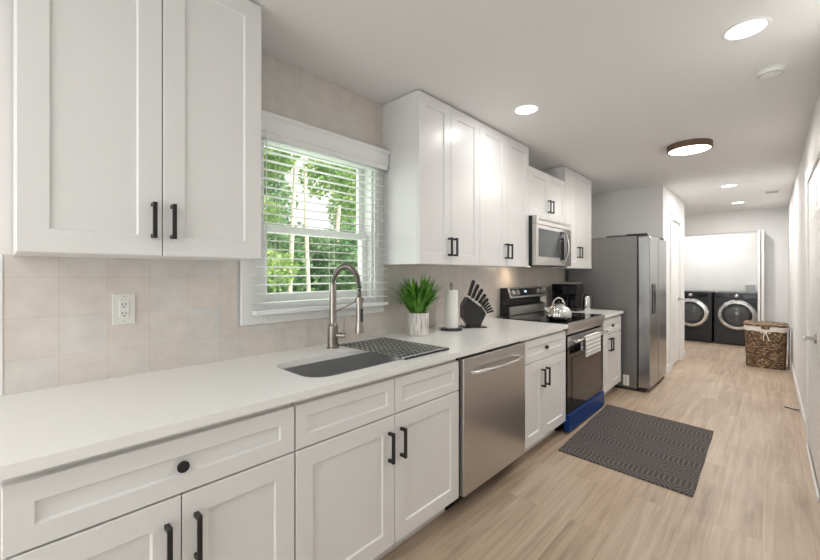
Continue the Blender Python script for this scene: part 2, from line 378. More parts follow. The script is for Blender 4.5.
# blind, mounted over the casing
bl = thing('window_blind', 'white horizontal slat blind hanging open over the window', 'blind', (.04, 1.32, 1.11))
b = BM(); prism(b, [(.025, 2.05), (.078, 2.05), (.078, 2.12), (.09, 2.133), (.09, 2.148), (.025, 2.148)], 'y', .84, 1.768); obj('valance', b, M['slat'], bl)
b = BM(); box(b, .028, .075, .875, 1.76, 2.02, 2.0495); obj('headrail', b, M['slat'], bl)
BY0, BY1 = .865, 1.765
zs = 2.005; k = 0
while zs > 1.17:
    b = BM(); n = 6; A = []; 
    for y in (BY0, BY1):
        row = []
        for i in range(n + 1):
            t = i / n; xx = .030 + .046 * t; zz = zs + .003 * math.sin(PI * t) + (.5 - t) * .004
            row.append((b.verts.new((xx, y, zz)), b.verts.new((xx, y, zz - .0026))))
        A.append(row)
    for i in range(n):
        b.faces.new((A[0][i][0], A[0][i + 1][0], A[1][i + 1][0], A[1][i][0])); b.faces.new((A[0][i][1], A[0][i + 1][1], A[1][i + 1][1], A[1][i][1]))
        for r in A: b.faces.new((r[i][0], r[i + 1][0], r[i + 1][1], r[i][1]))
    for i in (0, n): b.faces.new((A[0][i][0], A[1][i][0], A[1][i][1], A[0][i][1]))
    obj('slat', b, M['slat'], bl); zs -= .0455
b = BM(); box(b, .028, .078, BY0, BY1, 1.125, 1.147, .004); obj('bottom_rail', b, M['slat'], bl)
for y in (.99, 1.33, 1.67):
    b = BM()
    for x in (.029, .078): tube(b, [(x, y, 2.05), (x, y, 1.14)], .0011, 5)
    obj('ladder_cord', b, M['slat'], bl)
b = BM(); tube(b, [(.088, .912, 2.07), (.088, .912, 1.2)], .003, 8); obj('tilt_wand', b, M['slat'], bl, True)

# ------------------------------------------------------------------ doors and casings
def panel_slab(bm, x, dirx, y0, y1, z0, z1, panels, th=.035, rec=.008):
    """door slab whose panelled face looks along dirx; panels: (y0,y1,z0,z1)"""
    xf = x; ys = sorted({y0, y1, *[p[0] for p in panels], *[p[1] for p in panels]}); zs_ = sorted({z0, z1, *[p[2] for p in panels], *[p[3] for p in panels]})
    box(bm, min(x - dirx * th, x - dirx * .012), max(x - dirx * th, x - dirx * .012), y0, y1, z0, z1)
    for i in range(len(ys) - 1):
        for j in range(len(zs_) - 1):
            a, c, d, e = ys[i], ys[i + 1], zs_[j], zs_[j + 1]
            inp = any(p[0] <= a and c <= p[1] and p[2] <= d and e <= p[3] for p in panels)
            if not inp:
                F = [bm.verts.new((xf, *q)) for q in ((a, d), (c, d), (c, e), (a, e))]; bm.faces.new(F)
    for p in panels:
        i = .02
        O = [bm.verts.new((xf, *q)) for q in ((p[0], p[2]), (p[1], p[2]), (p[1], p[3]), (p[0], p[3]))]
        I = [bm.verts.new((xf - dirx * rec, *q)) for q in ((p[0] + i, p[2] + i), (p[1] - i, p[2] + i), (p[1] - i, p[3] - i), (p[0] + i, p[3] - i))]
        for k in range(4): bm.faces.new((O[k], O[(k + 1) % 4], I[(k + 1) % 4], I[k]))
        bm.faces.new(I)
    for (a, c) in ((y0, y0), (y1, y1)):
        bm.faces.new([bm.verts.new(q) for q in ((xf, a, z0), (xf, a, z1), (xf - dirx * .012, a, z1), (xf - dirx * .012, a, z0))])
    for z in (z0, z1):
        bm.faces.new([bm.verts.new(q) for q in ((xf, y0, z), (xf, y1, z), (xf - dirx * .012, y1, z), (xf - dirx * .012, y0, z))])
def six(y0, y1, z0, z1):
    w_ = (y1 - y0); s = .11; m_ = .09; a = (w_ - 2 * s - m_) / 2; P = []
    for (lo, hi) in ((z0 + .22, z0 + .80), (z0 + .98, z0 + 1.62), (z0 + 1.74, z1 - .12)):
        P += [(y0 + s, y0 + s + a, lo, hi), (y1 - s - a, y1 - s, lo, hi)]
    return P
dh = sempty('door_2', (HX, DY0, 0))
b = BM(); panel_slab(b, HX - .012, 1, DY0 + .004, DY1 - .004, .018, DZ - .004, six(DY0, DY1, 0, DZ)); struct('door_slab', b, M['trim'], dh)
b = BM(); box(b, HX, HX + .018, DY0 - .09, DY0, 0, DZ + .09, .003); box(b, HX, HX + .018, DY1, DY1 + .09, 0, DZ + .09, .003); box(b, HX, HX + .018, DY0, DY1, DZ, DZ + .09, .003); struct('door_casing', b, M['trim'], dh)
b = BM(); cyl(b, (HX - .012, DY1 - .07, .95), .03, .008, (1, 0, 0)); tube(b, [(HX - .01, DY1 - .07, .95), (HX + .045, DY1 - .07, .95), (HX + .052, DY1 - .075, .95), (HX + .054, DY1 - .17, .95)], .009); struct('door_handle', b, M['nickel'], dh, True)
for z in (.22, 1.05, 1.92):
    b = BM(); box(b, HX - .012, HX + .004, DY0 - .002, DY0 + .018, z - .045, z + .045, .002); tube(b, [(HX + .004, DY0 + .006, z - .045), (HX + .004, DY0 + .006, z + .045)], .006, 8); struct('door_hinge', b, M['nickel'], dh)
# door in the right-hand wall
RY0, RY1, RZ = 3.15, 4.25, 2.03
dr = sempty('door_3', (XR, RY0, 0))
b = BM(); panel_slab(b, XR - .006, -1, RY0 + .004, RY1 - .004, .03, RZ, six(RY0, RY1, 0, RZ), th=.0055, rec=.004)
for f_ in list(b.faces): pass
struct('door_slab', b, M['trim'], dr)
b = BM(); box(b, XR - .02, XR, RY0 - .1, RY0, 0, RZ + .1, .003); box(b, XR - .02, XR, RY1, RY1 + .1, 0, RZ + .1, .003); box(b, XR - .02, XR, RY0, RY1, RZ + .003, RZ + .1, .003); struct('door_casing', b, M['trim'], dr)
b = BM(); cyl(b, (XR - .006, 3.60, .915), .032, .01, (-1, 0, 0)); tube(b, [(XR - .01, 3.60, .915), (XR - .055, 3.60, .915), (XR - .062, 3.59, .915), (XR - .062, 3.50, .915)], .010); struct('door_handle', b, M['nickel'], dr, True)
b = BM(); box(b, XR - .024, XR - .0135, 3.27, 4.245, 0, .03, .003); struct('door_threshold', b, M['trim'], dr)
b = BM(); box(b, XR - .0133, XR - .0125, 3.27, 4.245, 0, .026); struct('sill_gap_shade', b, M['grey'], dr)  # grey strip stands in for the dark, shaded gap below the door
# folded bifold closet door
bf = thing('bifold_door', 'white bifold door folded open at the laundry closet', 'door', (1.80, 9.1, 0))
for i, x in enumerate((1.775, 1.822)):
    b = BM(); box(b, x, x + .034, 8.93, YE - .02, .02, 2.085, .004); box(b, x + .034, x + .037, 9.0, 9.2, .2, .95, .001); box(b, x + .034, x + .037, 9.0, 9.2, 1.1, 1.95, .001); obj('panel', b, M['trim'], bf)
b = BM(); box(b, CX0 + .01, CX1 - .002, YE + .02, YE + .05, 2.07, 2.098); struct('trim_2', b, M['trim'])

# ------------------------------------------------------------------ cabinets
def shaker(bm, x, y0, y1, z0, z1, th=.02, rail=.07, rec=.008):
    g = .0016; y0 += g; y1 -= g; z0 += g; z1 -= g
    def ring(xx, i): return [bm.verts.new((xx, *q)) for q in ((y0 + i, z0 + i), (y1 - i, z0 + i), (y1 - i, z1 - i), (y0 + i, z1 - i))]
    R = [ring(x, 0), ring(x + th - .0018, 0), ring(x + th, .0018), ring(x + th, rail), ring(x + th - rec, rail + .005)]
    for A, B in zip(R, R[1:]):
        for k in range(4): bm.faces.new((A[k], A[(k + 1) % 4], B[(k + 1) % 4], B[k]))
    bm.faces.new(R[0]); bm.faces.new(R[-1])
def pull(x, y, zc, L, parent):
    b = BM(); h = .0065
    box(b, x + .0245, x + .0355, y - h, y + h, zc - L / 2, zc + L / 2, .0012)
    for z in (zc - L / 2 + .008, zc + L / 2 - .008): box(b, x - .0005, x + .026, y - h, y + h, z - h, z + h, .001)
    obj('handle', b, M['black'], parent)
def knob(x, y, z, parent, m='black'):
    b = BM(); lathe(b, [(0, -.0005), (.007, -.0005), (.006, .012), (.015, .016), (.0165, .022), (.015, .027), (0, .028)], (x, y, z), (1, 0, 0), 24); obj('knob', b, M[m], parent, True)
def carcass(bm, x0, x1, y0, y1, z0, z1): box(bm, x0, x1, y0 + .0015, y1 - .0015, z0, z1)
def upper(name, label, y0, y1, z0, z1, split, hz, ho=.03, xf=.325, grp='wall cabinets'):
    t = thing('wall_cabinet', label, 'cabinet', (T, (y0 + y1) / 2, z0), grp)
    b = BM(); carcass(b, T + .001, xf - .002, y0, y1, z0, z1); obj('body', b, M['cab'], t)
    b = BM(); box(b, xf - .0019, xf - .0003, y0 + .005, y1 - .005, z0 + .003, z1 - .003); obj('door_gap_shade', b, M['grey'], t)  # grey sheet behind the doors, colours their gaps as if shaded
    for (a, c, yh) in ((y0, split, split - ho), (split, y1, split + ho)):
        b = BM(); shaker(b, xf, a, c, z0, z1 - .004); d = obj('door', b, M['cab'], t); pull(xf + .02, yh, hz, .125, d)
    return t
ZU = 1.395; ZT = H - .006
upper('a', 'tall white two-door wall cabinet above the electrical outlet', .029, .765, ZU, ZT, .397, 1.52)
upper('b', 'tall white wall cabinet between window and next tall cabinet, above the potted plant', 1.775, 2.457, ZU, ZT, 2.10, 1.515)
upper('c', 'tall white wall cabinet beside the microwave, above the knife block', 2.457, 3.255, ZU, ZT, 2.863, 1.518, .035)
upper('d', 'short white wall cabinet directly above the microwave', 3.258, 4.095, 1.862, 2.315, 3.70, 1.99, .035)
upper('e', 'tall white wall cabinet between microwave and refrigerator', 4.10, 4.925, ZU, ZT, 4.49, 1.575, .04)

XF = .675
def base(label, y0, y1, fronts, doors, knobs):
    t = thing('base_cabinet', label, 'cabinet', (T, (y0 + y1) / 2, 0), 'base cabinets')
    return t, fronts
def base_cab(label, y0, y1, drawers, split, hz=.565, ho=.038, hl=.135):
    t = thing('base_cabinet', label, 'cabinet', (T, (y0 + y1) / 2, 0), 'base cabinets')
    b = BM(); x0, x1, a, c = T + .001, XF - .001, y0 + .0015, y1 - .0015
    # open-topped carcass: sides, back, bottom, front frame
    box(b, x0, x1, a, a + .018, .11, .883); box(b, x0, x1, c - .018, c, .11, .883); box(b, x0, x0 + .012, a + .018, c - .018, .11, .883); box(b, x0 + .012, x1, a + .018, c - .018, .11, .128)
    box(b, x1 - .02, x1, a + .018, c - .018, .128, .883)
    obj('body', b, M['cabin'], t)
    b = BM(); box(b, x0, XF - .075, a, c, 0, .11); obj('toe_kick', b, M['cab'], t)
    for (p, q, kn) in drawers:
        b = BM(); shaker(b, XF, p, q, .700, .862, rail=.045 if q - p < .6 else .052); d = obj('drawer', b, M['cab'], t)
        if kn: knob(XF + .006, (p + q) / 2, .779, d)
    for (p, q, yh) in ((y0, split, split - ho), (split, y1, split + ho)):
        b = BM(); shaker(b, XF, p, q, .113, .697); d = obj('door', b, M['cab'], t); pull(XF + .02, yh, hz, hl, d)
    return t
base_cab('white base cabinet with one wide knobbed drawer, under the electrical outlet', 0.0, .718, [(0, .718, True)], .357)
base_cab('wide white sink cabinet with two false drawer fronts beside the dishwasher', .721, 1.707, [(.721, 1.218, False), (1.218, 1.707, False)], 1.218)
base_cab('white base cabinet with one drawer between dishwasher and range', 2.452, 3.205, [(2.452, 3.205, True)], 2.78)
base_cab('narrow white base cabinet with drawer between range and refrigerator', 4.182, 4.825, [(4.182, 4.825, True)], 4.40, hz=.59)

# countertop with the sink cut-out
def rrect(x0, x1, y0, y1, r, n=8):
    P = []
    for cx, cy, a0 in ((x1 - r, y1 - r, 0), (x0 + r, y1 - r, PI / 2), (x0 + r, y0 + r, PI), (x1 - r, y0 + r, 1.5 * PI)):
        for i in range(n + 1): t = a0 + PI / 2 * i / n; P.append((cx + r * math.cos(t), cy + r * math.sin(t)))
    return P
SX0, SX1, SY0, SY1 = .25, .618, .845, 1.63
b = BM(); out = [(T, -.03), (.715, -.03), (.715, 3.207), (T, 3.207)]; inn = rrect(SX0, SX1, SY0, SY1, .09)
for z in (.914, .884):
    es = []
    for L in (out, inn):
        vs = [b.verts.new((x, y, z)) for x, y in L]
        es += [b.edges.new((vs[i], vs[(i + 1) % len(vs)])) for i in range(len(vs))]
    bmesh.ops.triangle_fill(b, use_beauty=True, use_dissolve=False, edges=es)
for L in (out, inn):
    n = len(L)
    for i in range(n):
        p, q = L[i], L[(i + 1) % n]
        b.faces.new([b.verts.new(v) for v in ((*p, .884), (*q, .884), (*q, .914), (*p, .914))])
bmesh.ops.remove_doubles(b, verts=b.verts, dist=1e-5)
tag(obj('countertop', b, M['quartz'], origin=(0, 1.5, .884)), 'long white quartz countertop holding the sink, running up to the range', 'countertop')
b = BM(); box(b, T, .715, 4.183, 4.85, .884, .914, .002); tag(obj('countertop', b, M['quartz'], origin=(.3, 4.5, .884)), 'short white quartz countertop between range and refrigerator', 'countertop')

# sink
sk = thing('kitchen_sink', 'undermount stainless steel sink in the long countertop', 'sink', (.4, 1.2, .66))
b = BM(); rings = []
for (ins, z, r) in ((-.004, .8835, .094), (-.004, .875, .094), (.004, .70, .085), (.03, .668, .07), (.10, .663, .04)):
    rings.append([b.verts.new((x, y, z)) for x, y in rrect(SX0 + ins, SX1 - ins, SY0 + ins, SY1 - ins, r)])
for A, B in zip(rings, rings[1:]):
    for i in range(len(A)): b.faces.new((A[i], A[(i + 1) % len(A)], B[(i + 1) % len(A)], B[i]))
b.faces.new(rings[-1]); obj('basin', b, M['sink'], sk, True)
b = BM(); lathe(b, [(0, .001), (.03, .001), (.034, .004), (.045, .004), (.047, .001)], (.36, 1.2, .663), seg=28); obj('drain', b, M['chrome'], sk, True)

# roll-up drying rack
rk = thing('drying_rack', 'grey roll-up drying rack laid over the sink beside the faucet', 'rack', (.37, 1.5, .915))
b = BM(); ny = 12; PT = .0313
for i in range(ny):
    y = 1.345 + i * PT; tube(b, [(.105, y, .9215), (.63, y, .9215)], .0028, 8)
for i in range(1, 12):
    x = .105 + i * .0435; tube(b, [(x, 1.345, .9215), (x, 1.69, .9215)], .0028, 6)
obj('rod_mat', b, M['rackm'], rk, True)
for x in (.098, .618):
    b = BM()
    box(b, x, x + .018, 1.338, 1.697, .9185, .9245, .002)
    for i in range(ny): y = 1.345 + i * PT; box(b, x - .001, x + .019, y - .0048, y + .0048, .9143, .9275, .002)
    obj('end_strip', b, M['grey'], rk)
b = BM()
for i in range(22): y = 1.345 + i * .0162; cyl(b, (.637, y, .9205), .0055, .004, (1, 0, 0), 8)
obj('rod_cap', b, M['plast'], rk)

# faucet
FX, FY = .125, 1.287
fc = thing('faucet', 'tall brushed nickel spring faucet behind the sink', 'faucet', (FX, FY, .914))
b = BM(); lathe(b, [(0, 0), (.035, 0), (.035, .006), (.030, .010), (.029, .125), (.023, .132), (.0195, .145), (.0195, .36), (.015, .365), (0, .365)], (FX, FY, .914), seg=28); obj('body', b, M['nickel'], fc, True)
arc = []
R_ = .11; zc = 1.262
for i in range(41):
    t = PI - PI * i / 40; arc.append(Vector((FX + R_ + R_ * math.cos(t), FY + .012 * i / 40, zc + R_ * 1.02 * math.sin(t))))
arc = [Vector((FX, FY, 1.24))] + arc + [Vector((FX + 2 * R_, FY + .012, 1.24 - .01 * i)) for i in range(5)]
b = BM(); tube(b, arc, .008, 10); obj('hose', b, M['plast'], fc, True)
# spring coil around the hose
b = BM(); pts = []; n = 560; turns = 46
L = len(arc) - 1; up = Vector((0, 1, 0))
for i in range(n + 1):
    s = i / n * L; k = min(int(s), L - 1); f = s - k; p = arc[k].lerp(arc[k + 1], f)
    t = (arc[min(k + 2, L)] - arc[max(k - 1, 0)]).normalized(); v = t.cross(up).normalized(); u = v.cross(t)
    an = 2 * PI * turns * i / n; pts.append(p + (u * math.cos(an) + v * math.sin(an)) * .013)
tube(b, pts, .0026, 6); obj('spring', b, M['nickel'], fc, True)
hx = FX + 2 * R_; hy = FY + .012
b = BM(); lathe(b, [(0, .21), (.012, .21), (.015, .195), (.0175, .17), (.0175, .085), (.02, .07), (.024, .03), (.024, .02), (0, .018)], (hx, hy, 1.0), seg=24); obj('spray_head', b, M['nickel'], fc, True)
b = BM(); box(b, hx + .016, hx + .024, hy - .007, hy + .007, 1.08, 1.15, .003); obj('spray_button', b, M['plast'], fc)
b = BM(); tube(b, [(FX, FY, 1.115), (FX + .10, FY + .004, 1.15), (hx - .012, hy, 1.195)], .005, 8)
lathe(b, [(.016, -.012), (.023, -.012), (.023, .012), (.016, .012), (.016, -.012)], (hx, hy, 1.195), seg=20); lathe(b, [(.0165, -.012), (.021, -.012), (.021, .012), (.0165, .012)], (FX, FY, 1.115), seg=20); obj('docking_arm', b, M['nickel'], fc, True)
b = BM(); tube(b, [(FX + .015, FY + .01, .985), (FX + .055, FY + .045, .985)], .0165, 14); tube(b, [(FX + .048, FY + .038, .99), (FX + .048, FY + .040, 1.085)], [.006, .0045], 8); obj('lever', b, M['nickel'], fc, True)

# outlet
ot = thing('wall_outlet', 'white electrical outlet on the tiled backsplash', 'outlet', (T, .344, 1.19))
b = BM(); box(b, T, T + .006, .306, .382, 1.128, 1.253, .002); obj('plate', b, M['ivory'], ot)
b = BM(); box(b, T + .006, T + .009, .327, .361, 1.155, 1.225, .0015); obj('receptacle', b, M['white'], ot)
for z in (1.208, 1.172):
    for y in (.338, .350): b = BM(); box(b, T + .009, T + .0096, y - .0013, y + .0013, z - .004, z + .006); obj('slot', b, M['black'], ot)
    b = BM(); cyl(b, (T + .009, .344, z - .010), .003, .0006, (1, 0, 0), 10); obj('ground_hole', b, M['black'], ot)
for z in (1.14, 1.241): b = BM(); cyl(b, (T + .006, .344, z), .0022, .0006, (1, 0, 0), 10); obj('screw', b, M['nickel'], ot)

# ------------------------------------------------------------------ dishwasher
dw = thing('dishwasher', 'stainless steel dishwasher between sink cabinet and base cabinet', 'dishwasher', (.35, 2.08, 0))
b = BM(); box(b, .03, .676, 1.722, 2.443, .10, .876); obj('body', b, M['plast'], dw)
b = BM(); box(b, .06, .60, 1.722, 2.443, 0, .098); obj('toe_kick', b, M['black'], dw)
b = BM(); box(b, .678, .716, 1.724, 2.442, .115, .868, .004); d = obj('door', b, M['steel'], dw)
b = BM()
pts = []
for i in range(17):
    t = i / 16; pts.append((.722 + .038 * math.sin(PI * t) ** .5 if 0 < t < 1 else .714, 1.79 + .585 * t, .783 + .0 * t))
tube(b, pts, .0105, 10); obj('handle', b, M['chrome'], d, True)

# ------------------------------------------------------------------ range
RA, RB = 3.216, 4.155
rg = thing('kitchen_range', 'black and stainless electric range with blue film on its bottom drawer', 'oven', (.4, 3.69, 0))
b = BM(); box(b, .03, .668, RA, RB, .04, .90); box(b, .08, .62, RA + .02, RB - .02, 0, .04); obj('body', b, M['gloss'], rg)
b = BM(); box(b, .10, .708, RA - .002, RB + .002, .902, .924, .003); obj('cooktop', b, M['gloss'], rg)
ct = bpy.data.objects['cooktop']
for (x, y, r) in ((.30, 3.45, .08), (.30, 3.93, .08), (.55, 3.45, .1), (.55, 3.93, .1)):
    b = BM(); lathe(b, [(r - .003, 0), (r, 0), (r, .0006), (r - .003, .0006), (r - .003, 0)], (x, y, .924), seg=40); obj('burner', b, M['grey'], ct)
b = BM(); prism(b, [(.670, .822), (.703, .826), (.717, .90), (.717, .921), (.7085, .925), (.7085, .9015), (.670, .901)], 'y', RA, RB); obj('front_panel', b, M['steel'], rg)
b = BM(); box(b, .670, .704, RA + .003, RB - .003, .165, .808, .004); d = obj('oven_door', b, M['gloss'], rg)
b = BM(); box(b, .7045, .7085, RA + .10, RB - .08, .24, .62, .001); obj('window', b, M['darkgl'], d)
b = BM(); box(b, .7045, .709, RA + .003, RB - .003, .725, .808, .001); obj('top_trim', b, M['steel'], d)
b = BM(); tube(b, [(.757, RA + .05, .772), (.757, RB - .05, .772)], .0125, 12)
for y in (RA + .08, RB - .08): box(b, .7091, .757, y - .014, y + .014, .763, .781, .003)
obj('handle', b, M['chrome'], d, True)
b = BM(); box(b, .670, .716, RA + .004, RB - .004, .014, .158, .006); obj('drawer', b, M['blue'], rg)
# backguard
b = BM(); P = [(.012, .925), (.098, .925), (.098, 1.015), (.045, 1.03), (.045, 1.075), (.115, 1.095), (.085, 1.195), (.012, 1.195)]
BA = RA + .115
prism(b, P, 'y', BA, RB - .002); bgd = obj('backguard', b, M['plast'], rg)
b = BM(); box(b, .0985, .102, BA + .03, RB - .01, .93, 1.012); obj('lower_trim', b, M['steel'], bgd)
b = BM()
def bgp(y, t, off=.0012):   # point on the sloped control face
    n_ = Vector((.1, 0, .03)).normalized(); return Vector((.115 - .03 * t, y, 1.095 + .1 * t)) + n_ * off
def slab(bm, y0, y1, t0, t1, o0, o1):
    q = [bgp(y, t, o) for o in (o0, o1) for (y, t) in ((y0, t0), (y1, t0), (y1, t1), (y0, t1))]
    v = [bm.verts.new(p) for p in q]
    for f in ((0, 1, 2, 3), (4, 5, 6, 7), (0, 1, 5, 4), (1, 2, 6, 5), (2, 3, 7, 6), (3, 0, 4, 7)): bm.faces.new([v[i] for i in f])
slab(b, BA + .01, RB - .01, .02, .16, .0002, .006); slab(b, BA + .01, RB - .01, .93, 1.0, .0002, .006); slab(b, BA + .008, BA + .03, .16, .93, .0002, .006); slab(b, RB - .04, RB - .01, .16, .93, .0002, .006)
obj('control_trim', b, M['steel'], bgd)
b = BM(); slab(b, 3.55, 3.84, .2, .85, .0002, .004); obj('display', b, M['gloss'], bgd)
b = BM(); slab(b, 3.66, 3.70, .5, .66, .0042, .005); obj('clock_digits', b, mat('clock_light', (.2, .5, .8), .4, emit=(.4, .7, 1), es=2), bgd)
nrm = Vector((.1, 0, .03)).normalized()
for y in (3.40, 3.49, 3.95, 4.07):
    b = BM(); lathe(b, [(0, 0), (.03, 0), (.03, .006), (.024, .008), (.022, .026), (0, .027)], bgp(y, .53, .0005), nrm, 24); obj('knob', b, M['chrome'], bgd, True)
# towel over the oven handle
b = BM(); prof = []
for i in range(12): prof.append((.738, .665 + (.772 - .665) * i / 11))
for i in range(9): t = PI - PI * i / 8; prof.append((.757 + .0185 * math.cos(t), .772 + .0185 * math.sin(t)))
for i in range(14): prof.append((.777, .772 - .012 * i))
ys = [3.44 + (3.83 - 3.44) * k / 16 for k in range(17)]; G = []
for k, y in enumerate(ys):
    G.append([b.verts.new((x + .003 * math.sin(y * 60) * (1 if x > .754 else .3) * min(1, max(0, (.78 - z) * 12)), y + (.02 * (.772 - z) if x > .754 else 0), z)) for x, z in prof])
for A, B in zip(G, G[1:]):
    for i in range(len(A) - 1): b.faces.new((A[i], A[i + 1], B[i + 1], B[i]))
tw = obj('dish_towel', b, M['towel'], smooth=True, origin=(.757, 3.6, .60)); sm = tw.modifiers.new('s', 'SOLIDIFY'); sm.thickness = .004; sm.offset = 0
tag(tw, 'white striped dish towel hanging over the oven handle', 'towel')

# microwave
mw = thing('microwave', 'stainless over-the-range microwave under the short wall cabinet', 'microwave', (.2, 3.69, 1.41))
MA, MB_ = 3.264, 4.09
b = BM(); box(b, T + .001, .372, MA, MB_, 1.405, 1.858); body = obj('body', b, M['plast'], mw)
b = BM(); box(b, .373, .412, MA, MB_, 1.782, 1.858, .003); v_ = obj('vent_panel', b, M['steel'], mw)
b = BM()
for i in range(3): box(b, .4125, .4135, MA + .05, MB_ - .05, 1.835 - i * .008, 1.838 - i * .008)
obj('vent_slot', b, M['black'], v_)
b = BM(); box(b, .373, .412, MA, 3.93, 1.412, 1.780, .003); d = obj('door', b, M['steel'], mw)
b = BM(); box(b, .4125, .415, MA + .05, 3.80, 1.49, 1.745, .001); obj('window', b, mat('smoked_glass', (.06, .07, .075), .08, var=.05), d)
b = BM(); box(b, .4125, .4145, 3.80, 3.90, 1.47, 1.75, .001); obj('door_side_panel', b, M['gloss'], d)
b = BM(); pts = []
for i in range(15): t = i / 14; pts.append((.414 + .055 * math.sin(PI * t) ** .6 if 0 < t < 1 else .412, 3.86, 1.435 + .33 * t))
tube(b, pts, .010, 10); obj('handle', b, M['chrome'], d, True)
b = BM(); box(b, .373, .411, 3.932, MB_, 1.412, 1.780, .003); obj('control_panel', b, M['fside'], mw)
b = BM(); box(b, .16, .24, 3.40, 3.50, 1.400, 1.4045); obj('cooktop_lamp', b, M['warm'], body)
area_light('microwave_lamp', (.16, 3.45, 1.396), .08, .08, .5, (1, .80, .55), (-.25, 0, -1), parent=mw)

# kettle
kx, ky, kz = .56, 3.39, .9245
kt = thing('tea_kettle', 'polished steel stovetop kettle with arched handle on the range', 'kettle', (kx, ky, kz))
def flute(t, h): return 1 + (.045 * math.cos(t * 12) if .01 < h < .13 else 0)
b = BM(); lathe(b, [(0, 0), (.075, 0), (.095, .012), (.107, .04), (.102, .075), (.084, .11), (.055, .132), (.05, .136), (.04, .142), (0, .146)], (kx, ky, kz), seg=72, f=flute); obj('body', b, M['chrome'], kt, True)
b = BM(); lathe(b, [(0, .143), (.008, .145), (.007, .152), (.013, .16), (.010, .170), (0, .172)], (kx, ky, kz), seg=20); obj('lid_knob', b, M['black'], kt, True)
b = BM(); hp = []
for i in range(17): t = PI * i / 16; hp.append((kx + .052 * math.cos(t) * .73, ky + .052 * math.cos(t) * .68, kz + .125 + .07 * math.sin(t)))
tube(b, hp, .0075, 8); obj('handle', b, M['chrome'], kt, True)
b = BM(); tube(b, [(kx - .055, ky - .05, kz + .065), (kx - .082, ky - .075, kz + .09), (kx - .090, ky - .082, kz + .112)], [.022, .016, .013], 12); obj('spout', b, M['chrome'], kt, True)

# coffee maker and thermal jug on the short counter
cm = thing('coffee_maker', 'black coffee maker with steel-topped lid beside the refrigerator', 'coffee maker', (.23, 4.49, .914))
b = BM(); box(b, .08, .36, 4.38, 4.60, .9145, .945, .006); obj('base', b, M['plast'], cm)
b = BM(); box(b, .08, .27, 4.38, 4.60, .9455, 1.099, .008); obj('column', b, M['gloss'], cm)
b = BM(); box(b, .08, .36, 4.38, 4.60, 1.1, 1.218, .008); obj('brew_head', b, M['gloss'], cm)
b = BM(); box(b, .2705, .35, 4.395, 4.592, .946, 1.098, .012); obj('carafe', b, M['gloss'], cm)
b = BM(); box(b, .16, .35, 4.40, 4.58, 1.2185, 1.236, .004); obj('lid', b, M['steel'], cm)
jg = thing('thermal_jug', 'slim stainless jug with black handle beside the coffee maker', 'jug', (.43, 4.50, .914))
b = BM(); lathe(b, [(0, .001), (.04, .001), (.042, .01), (.038, .15), (.03, .17), (0, .172)], (.43, 4.50, .9145), seg=28); obj('body', b, M['chrome'], jg, True)
b = BM(); lathe(b, [(0, .172), (.03, .172), (.029, .19), (.012, .2), (0, .2)], (.43, 4.50, .9145), seg=24); obj('lid', b, M['plast'], jg, True)
b = BM(); tube(b, [(.448, 4.52, 1.10), (.47, 4.55, 1.10), (.476, 4.556, 1.06), (.475, 4.555, .97), (.455, 4.53, .95)], .007, 8); obj('handle', b, M['plast'], jg, True)

# potted plant
px, py, pz = .165, 1.965, .9145
pl = thing('potted_plant', 'bushy green grass plant in a streaked white pot by the window', 'plant', (px, py, pz))
b = BM(); lathe(b, [(0, 0), (.066, 0), (.071, .006), (.073, .15), (.071, .153), (.062, .153), (.060, .13), (0, .128)], (px, py, pz), seg=48, f=lambda t, h: 1 + .012 * math.cos(t * 24)); obj('pot', b, M['pot'], pl, True)
b = BM(); lathe(b, [(.0595, .129), (.05, .138), (0, .142)], (px, py, pz), seg=24); obj('soil', b, M['soil'], pl, True)
b = BM(); rnd = random.Random(3)
for i in range(210):
    a = rnd.uniform(0, 2 * PI); lean = rnd.uniform(0.02, 1.0) if i % 6 else rnd.uniform(1.0, 1.5); L_ = rnd.uniform(.21, .31) * (1 - .08 * lean); r0 = rnd.uniform(0, .045)
    dx, dy = math.cos(a), math.sin(a); p = Vector((px + dx * r0, py + dy * r0, pz + .135)); w0 = rnd.uniform(.009, .014)
    ang = .10 + lean * .45; n = 7; prev = None
    for k in range(n + 1):
        t = k / n; ww = w0 * (1 - t) ** .6 * (0.55 + .9 * min(t * 3, 1) * .5) + .0004
        sd_ = Vector((-dy, dx, 0)) * ww; mid = p + Vector((0, 0, -ww * .35))
        p_ = Vector((max(p.x, .03), p.y, p.z))
        q = [b.verts.new(p_ - sd_), b.verts.new(p_ + Vector((0, 0, -ww * .3))), b.verts.new(p_ + sd_)]
        if prev:
            b.faces.new((prev[0], prev[1], q[1], q[0])); b.faces.new((prev[1], prev[2], q[2], q[1]))
        prev = q
        ang2 = ang + lean * .9 * t * t
        p = p + Vector((dx * math.sin(ang2), dy * math.sin(ang2), math.cos(ang2))) * (L_ / n)
obj('leaves', b, M['leaf'], pl, True)

# paper towel holder
hx_, hy_ = .19, 2.31
ph = thing('paper_towel_holder', 'dark metal paper towel holder with a pole, beside the potted plant', 'holder', (hx_, hy_, .914))
b = BM(); lathe(b, [(0, 0), (.08, 0), (.082, .004), (.08, .012), (.07, .015), (0, .016)], (hx_, hy_, .9145), seg=36); obj('base', b, M['plast'], ph, True)
b = BM(); lathe(b, [(0, .016), (.008, .016), (.008, .32), (.012, .325), (.013, .345), (.009, .352), (0, .354)], (hx_, hy_, .9145), seg=16); obj('pole', b, M['nickel'], ph, True)
b = BM(); lathe(b, [(.02, .017), (.048, .017), (.049, .02), (.049, .294), (.048, .297), (.02, .297), (.02, .017)], (hx_, hy_, .9145), seg=40)
tag(obj('paper_towel_roll', b, M['paper'], smooth=True, origin=(hx_, hy_, .93)), 'white paper towel roll standing on the dark holder', 'paper towel')

